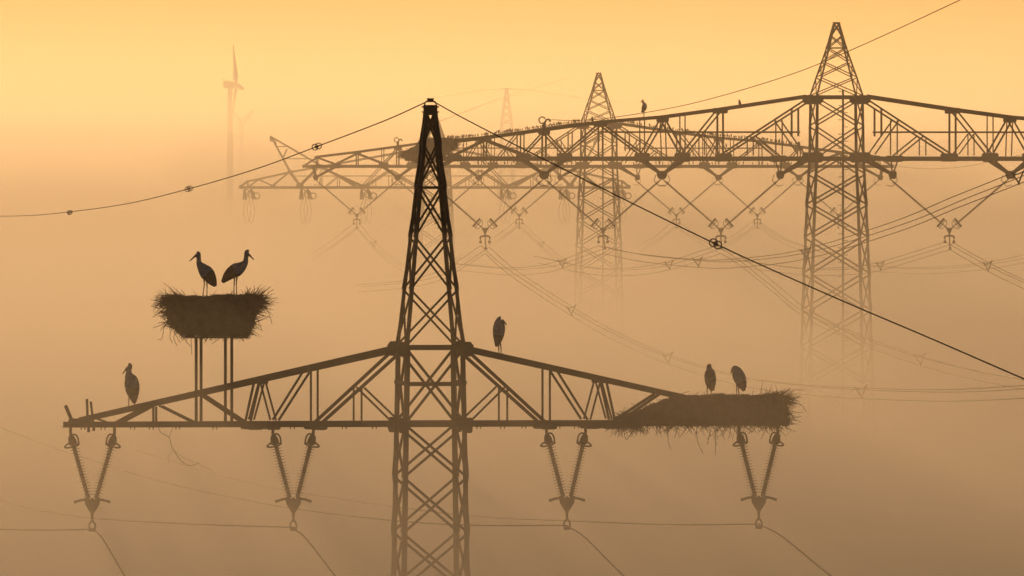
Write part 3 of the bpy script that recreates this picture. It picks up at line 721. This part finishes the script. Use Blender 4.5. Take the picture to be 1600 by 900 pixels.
nest(A, [(264, 470, 492), (267, 465, 504), (273, 461, 512), (282, 461.5, 519), (291, 463, 524.5), (330, 463, 524.5), (345, 461.5, 524.5), (381, 461.5, 525), (387, 461, 519), (393, 460, 508), (399, 461.5, 492), (403, 465, 478)],
     1.0, 'deep round stork nest on the four-post platform at left, two storks on top', 3000, 3, .5, (.2, .62),
     strays=[[(270, 512), (276, 524), (283, 535)], [(282, 518), (290, 530), (299, 541)], [(266, 500), (250, 508), (240, 511)], [(275, 514), (272, 528), (277, 540)], [(262, 498), (255, 512), (252, 528), (246, 529)], [(268, 510), (265, 525), (269, 535)], [(298, 524), (298, 538), (299, 553)], [(348, 524), (336, 534), (332, 536)], [(327, 524), (331, 532)], [(402, 500), (409, 517)], [(415, 466), (421, 455)],
             [(398, 462), (396, 450), (396, 445)], [(412, 470), (427, 470)], [(414, 480), (421, 495), (424, 506)], [(258, 480), (245, 492), (239, 495)], [(285, 460), (270, 456), (264, 455)], [(290, 460), (284, 452)], [(412, 462), (420, 455), (426, 452)]])
nest(A, [(970, 658, 662), (988, 651, 662.5), (1008, 641, 663), (1034, 629, 663.5), (1062, 620.5, 664), (1095, 620, 663), (1130, 617.5, 665), (1170, 619.5, 664), (1215, 617.5, 663), (1224, 619, 660), (1228, 626, 650)],
     .85, 'long flat stork nest spread along the right end of the front crossarm', 3400, 8, 1.25, (.15, .5),
     strays=[[(972, 662), (973, 676), (977, 688), (985, 676), (998, 664)], [(1042, 664), (1043, 690), (1047, 703)], [(1090, 664), (1091, 690), (1100, 711)], [(1125, 664), (1118, 675), (1105, 687)], [(1115, 680), (1122, 697)], [(1118, 680), (1117, 712)],
             [(1060, 664), (1053, 685)], [(1110, 672), (1104, 696)], [(1228, 622), (1240, 611), (1260, 611)], [(1215, 620), (1216, 609)], [(1230, 625), (1251, 622)], [(1232, 630), (1252, 634), (1261, 646)], [(1234, 634), (1243, 645)],
             [(1062, 617), (1077, 612)], [(1084, 617), (1090, 613)], [(1000, 630), (965, 655)], [(1010, 634), (975, 655)], [(990, 645), (958, 655)], [(1178, 618), (1180, 611)], [(1141, 664), (1137, 686)], [(1195, 664), (1199, 678)]])
nest(B, [(629, 242, 245), (640, 234, 249), (652, 228, 254), (658, 219, 257), (668, 217, 258), (685, 216, 252), (698, 216, 240), (714, 218, 229)],
     1.1, 'distant stork nest on the tip of the far crossarm, partly behind the mast', 1500, 12, .6, (.2, .5))
# platform that carries the left nest
PF = tag(empty('nest_platform', A.world(-336, 660), A.yaw), 'raised platform on four thin posts under the left stork nest', 'platform')
def pl(px, py, Y): return Vector(((px - 336.5)/A.s/A.ca, Y, A.z(py) - A.z(660)))
for px, Y in ((308.5 + 3.2, -.28), (315.5 + 3, .28), (353.5 + 3.5, -.28), (363 + 3.2, .28)):
    sh = Y*A.sa*A.s
    pp = px - 3.2 + sh*1.0
    b = MB(); b.bar(pl(pp - 0, 662, Y), pl(pp - 0, 527, Y), .062, .010); b.build('post', M_STEEL, PF)
b = MB()
for k in range(9): b.plate([(pl(294, 0, 0).x, pl(0, 527.5, 0).z), (pl(383, 0, 0).x, pl(0, 527.5, 0).z), (pl(383, 0, 0).x, pl(0, 525.5, 0).z), (pl(294, 0, 0).x, pl(0, 525.5, 0).z)], -.7 + k*.155, -.7 + k*.155 + .14)
b.build('deck', M_WOOD, PF)
# thin broken branch dangling below the left arm
b = MB()
b.tube(spline([A.world(x - A.cx, y, -.3) for x, y in ((245, 662), (250, 674), (263, 682), (266, 694), (271, 703), (281, 718), (295, 726), (310, 722))], 5), .006, 4)
b.tube(spline([A.world(x - A.cx, y, -.3) for x, y in ((263, 682), (266, 674), (269, 667))], 4), .004, 4)
b.tube(spline([A.world(x - A.cx, y, -.3) for x, y in ((271, 703), (285, 713), (305, 722), (330, 734))], 4), .0035, 4)
b.tube(spline([A.world(x - A.cx, y, -.3) for x, y in ((271, 703), (262, 710), (262, 724))], 4), .003, 4)
tag(b.build('dangling_branch', M_TWIG), 'thin bent branch dangling below the left arm of the front pylon', 'branch')

# ------------------------------------------------------------------ storks
def stork(fr, Y, body, bill, legs, label, feet_y, tail_black=True, depth=.8, ds=1., front_bill=None, d_override=None):
    """silhouette stations in photo pixels at the pylon's distance; the body is grown as one remeshed surface"""
    s = fr.s; fx = sum(l[-1][0] for l in legs)/len(legs)
    base = fr.world(fx - fr.cx, feet_y, Y)
    # depth offset moves the picture sideways by Y*sin(yaw); compensate
    base.x = (fx - 800)/s*(base.y/fr.d)
    def P(x, y, dy=0.): return Vector(((x - fx)/s, dy, (feet_y - y)/s))
    b = MB(); tags = []
    def loft(pts, rs, ry, n=16):
        c = [Vector(p) for p in pts]; nn = 4; out = []; rr = []; r2 = []
        ext = spline(c, nn); ex2 = spline([(r, q, 0) for r, q in zip(rs, ry)], nn)
        vs = []; N = len(ext)
        for i, p in enumerate(ext):
            d = (ext[min(i+1, N-1)] - ext[max(i-1, 0)]); d.y = 0
            if d.length < 1e-6: d = Vector((0, 0, 1))
            d.normalize(); a = Vector((-d.z, 0, d.x)); r, q = max(.002, ex2[i].x), max(.002, ex2[i].y)
            for k in range(n):
                an = k*2*math.pi/n; vs.append(p + a*math.cos(an)*r + Vector((0, 1, 0))*math.sin(an)*q)
        fs = [(i*n + k, i*n + (k+1) % n, (i+1)*n + (k+1) % n, (i+1)*n + k) for i in range(N-1) for k in range(n)]
        fs += [tuple(range(n-1, -1, -1)), tuple((N-1)*n + k for k in range(n))]
        b.add(vs, fs); return ext
    bp = [P(x, y) for x, y, r in body]; br = [r/s for x, y, r in body]
    e1 = loft(bp, br, [r*depth if r > .06 else r*.9 for r in br])
    for i, p in enumerate(e1): tags.append((p, 0 if i < len(e1)*.66 else (1 if tail_black else 0)))
    if front_bill: bl = [P(*q) for q in front_bill]
    else: bl = [P(x, y) for x, y in bill]
    n = len(bl); rs = [.031 - .019*i/(n-1) for i in range(n)]
    e2 = loft(bl, rs, rs, 8)
    for p in e2[3:]: tags.append((p, 2))
    for j, lg in enumerate(legs):
        yy = (-1 if j else 1)*.045
        pp = [P(x, y, yy) for x, y in lg]; k = len(pp)
        b.tube([pp[0] + Vector((0, 0, .05))] + pp, [.03, .024] + [.0125]*(k - 1), 8)
        b.tube([pp[1] - Vector((0, 0, .012)), pp[1] + Vector((0, 0, .012))], .017, 8)
        for t in pp[1:]: tags.append((t, 2))
        tags.append((pp[0].lerp(pp[1], .5), 2)); tags.append((pp[-1].lerp(pp[-2], .5), 2))
        ft = pp[-1]
        for a in (-50, 0, 50, 180):
            L_ = .075 if a != 180 else .035
            e = ft + Vector((math.sin(R(a))*L_, -math.cos(R(a))*L_, -.004)); b.tube([ft + Vector((0, 0, .004)), e], [.011, .007], 6); tags.append((e, 2))
    tmp = b.build('stork_draft', M_PLUME)
    md = tmp.modifiers.new('r', 'REMESH'); md.mode = 'VOXEL'; md.voxel_size = .0075; md.use_smooth_shade = True
    dg = bpy.context.evaluated_depsgraph_get(); me = bpy.data.meshes.new_from_object(tmp.evaluated_get(dg))
    old = tmp.data; bpy.data.objects.remove(tmp); bpy.data.meshes.remove(old)
    me.name = 'stork_body'; me.materials.clear()
    for m in (M_PLUME, M_BLACK, M_RED): me.materials.append(m)
    kd = KDTree(len(tags))
    for i, (p, t) in enumerate(tags): kd.insert(p, i)
    kd.balance()
    rnd = random.Random(int(fx))
    for p in me.polygons: p.material_index = tags[kd.find(p.center)[1]][1]; p.use_smooth = True
    o = bpy.data.objects.new('stork', me); sc.collection.objects.link(o); o.location = base
    return tag(o, label, 'stork', 'storks on the pylons')
stork(A, 0, [(306.6, 396.0, 3.8), (309.0, 397.4, 4.9), (310.6, 404, 3.4), (311.2, 411, 4.6), (316, 418, 8), (322, 425, 11), (327.5, 432, 10), (332.5, 440, 7), (337, 447, 2.4)],
      [(307, 398), (303, 401.5), (296.3, 407.8)], [[(318.5, 433), (319.2, 444.5), (316.6, 463)], [(323, 436), (323.6, 447), (323.4, 463)]],
      'stork on the platform nest facing left with its bill lowered', 462.6)
stork(A, 0, [(389.0, 394.3, 3.8), (386.6, 394.8, 5.0), (384.4, 402, 3.4), (383, 410, 4.8), (377, 416.5, 8.2), (370, 421, 10.8), (361.5, 426, 9.6), (354, 433, 6.8), (347.3, 441, 2.4)],
      [(387, 396.5), (391, 399.5), (396.6, 405.6)], [[(366.5, 430), (365.8, 444), (365.3, 463)], [(370.5, 430), (369.2, 443), (370.2, 463)]],
      'stork on the platform nest facing right with its tail to the other', 462.6)
stork(A, -.25, [(199.8, 569.8, 4.0), (201.8, 571.2, 5.2), (201.2, 579, 4), (202, 586, 7), (204.5, 592, 10.4), (206.3, 601, 11.6), (207.5, 611, 10.2), (209, 620, 6.8), (209.8, 629, 2.4)],
      [(199.6, 572.5), (196.5, 576.5), (191.4, 583.2)], [[(202, 612), (201.3, 624), (201, 635.5)], [(211.5, 618), (211, 626), (209.5, 633.5)]],
      'hunched stork standing alone on the left arm of the front pylon', 634.8)
stork(A, -.5, [(783, 498, 3.4), (781.4, 498.5, 4.8), (780.4, 503, 7.4), (779.8, 512, 9.6), (779, 522, 9), (777.8, 532, 6.4), (775.2, 541.5, 1.8)],
      [(784.5, 499.5), (788, 503), (792, 508)], [[(778.8, 536), (779.2, 545), (779.8, 552.5)], [(781.5, 536), (783, 545), (782.8, 552.5)]],
      'resting stork on the right arm of the front pylon beside the mast', 552.3)
stork(A, -.35, [(1107.6, 569.3, 2.2), (1107.9, 570.8, 3.4), (1108.2, 576, 4.4), (1109.2, 583, 8.2), (1109.8, 592, 9.2), (1110.9, 601, 7.8), (1113.4, 611.5, 2.8)],
      None, [[(1105.5, 603), (1105, 611), (1104.6, 618.5)], [(1111, 606), (1111.2, 612), (1111.2, 618.5)]],
      'stork on the long nest standing upright with bill on its breast', 618.3, front_bill=[(1108, 571.5, -.05), (1108, 577, -.13), (1108.2, 585, -.16)])
stork(A, -.35, [(1143, 581, 1.6), (1147, 575.5, 3.6), (1151, 580, 7.6), (1154.3, 588.5, 9.9), (1158, 597, 9.0), (1160.5, 604, 6.4), (1162.5, 612, 2.2)],
      [(1146, 576), (1143.5, 580), (1141.5, 584.5)], [[(1151.6, 600), (1151.2, 610), (1151.2, 618.5)], [(1154.3, 602), (1154, 611), (1154.2, 618.5)]],
      'stork on the long nest with its head tucked down to the left', 618.3)
stork(B, 0, [(1003.4, 156.5, 1.4), (1004.2, 157.3, 1.9), (1004.8, 160, 1.5), (1006.8, 163.5, 3.3), (1006.6, 168, 4.2), (1004.8, 173, 2.8), (1002, 175.5, .9)],
      [(1003.5, 157.5), (1002, 159), (1000.8, 161)], [[(1005.2, 172), (1005.2, 179), (1005.2, 187)], [(1006.5, 172), (1006.7, 179), (1006.5, 187)]],
      'small distant stork standing on the sloping chord of the tall right pylon', 186.3)

# smaller birds
def small_bird_mesh(L_=.22):
    b = MB(); k = L_/.22
    st = [((-.02, .205), .010), ((-.005, .20), .024), ((.003, .178), .022), ((.006, .145), .040), ((.012, .10), .046), ((.022, .055), .030), ((.036, .0), .011), ((.045, -.035), .008)]
    b.tube([(x*k, 0, z*k) for (x, z), r in st], [r*k for _, r in st], 8)
    b.tube([(-.022*k, 0, .203*k), (-.055*k, 0, .195*k)], [.008*k, .002*k], 5)
    for e in (-1, 1): b.tube([(.012*k, e*.012*k, .06*k), (.0, e*.014*k, -.005)], .004*k, 4)
    me = b.build('x', M_STAR, smooth=True); m = me.data; bpy.data.objects.remove(me); return m
SB = small_bird_mesh()
def small(p, label, group, sc_=1., name='small_bird', flip=0):
    o = bpy.data.objects.new(name, SB); sc.collection.objects.link(o); o.location = p
    o.scale = (sc_,)*3; o.rotation_euler = (0, 0, flip); return tag(o, label, 'bird', group)
small(B.world(1155 - 1307, 167.0, 0), 'small dark crow-like bird perched on the upper chord left of the right mast', None, 1.75, 'crow')
small(B.world(924.5 - 1307, 192.5, -.1), 'dark bird sitting on the chord in front of the hazy mast', None, 1.6, 'crow')
rnd = random.Random(5)
def Yc(y): return HY + (y - HY)*qC
upC = interp([(u*qC, Yc(y)) for u, y in [(42, 150), (182, 171), (272, 183), (369, 191), (457, 203), (549, 215.5), (640, 226.5)]])
def row(u0, u1, step, yf, label, group, Yoff, skip=.12):
    u = u0
    while (u - u1)*(1 if u1 > u0 else -1) < 0:
        if rnd.random() > skip:
            p = C.world(u, yf(abs(u)), Yoff(abs(u))); p.z += .015
            small(p, label, group, rnd.choice((.75, .9, 1.05, 1.25))*rnd.uniform(.9, 1.1), flip=rnd.choice((0, math.pi)) + rnd.uniform(-.5, .5))
        if rnd.random() < .07: u += step*rnd.uniform(1.5, 3.5)*(1 if u1 > u0 else -1)
        u += step*rnd.uniform(.5, 1.4)*(1 if u1 > u0 else -1)
off = .085*C.s
for sY, st_ in ((-1, 3.3), (1, 4.0)):
    row(-30, -238, st_*.8, lambda u: upC(u) - off, 'small bird in the long row on the left sloping chord of the hazy pylon', 'birds in a row on the hazy left crossarm', lambda u, s=sY: s*YC(u))
    row(34, 315, st_*.85, lambda u: upC(u) - off, 'small bird in the long row on the right sloping chord of the hazy pylon', 'birds in a row on the hazy right crossarm', lambda u, s=sY: s*YC(u))
for a, c in ((-30, -235), (35, 300)):
    row(a, c, 7.5, lambda u: Yc(248) - .118*C.s, 'tiny bird sitting on the level lower chord of the hazy pylon', 'birds along the hazy lower chord', lambda u: -YC(u), .3)
for a, c in ((-48, -235), (60, 220)):
    row(a, c, 13, lambda u: Yc(206.5) - .05*C.s, 'tiny bird sitting on the thin middle rail of the hazy pylon', 'birds along the hazy middle rail', lambda u: -YC(u) + .04, .25)

for o in sc.objects:
    if 'label' in o and len(o['label'].split()) > 16: print('LONG', o.name, o['label'])
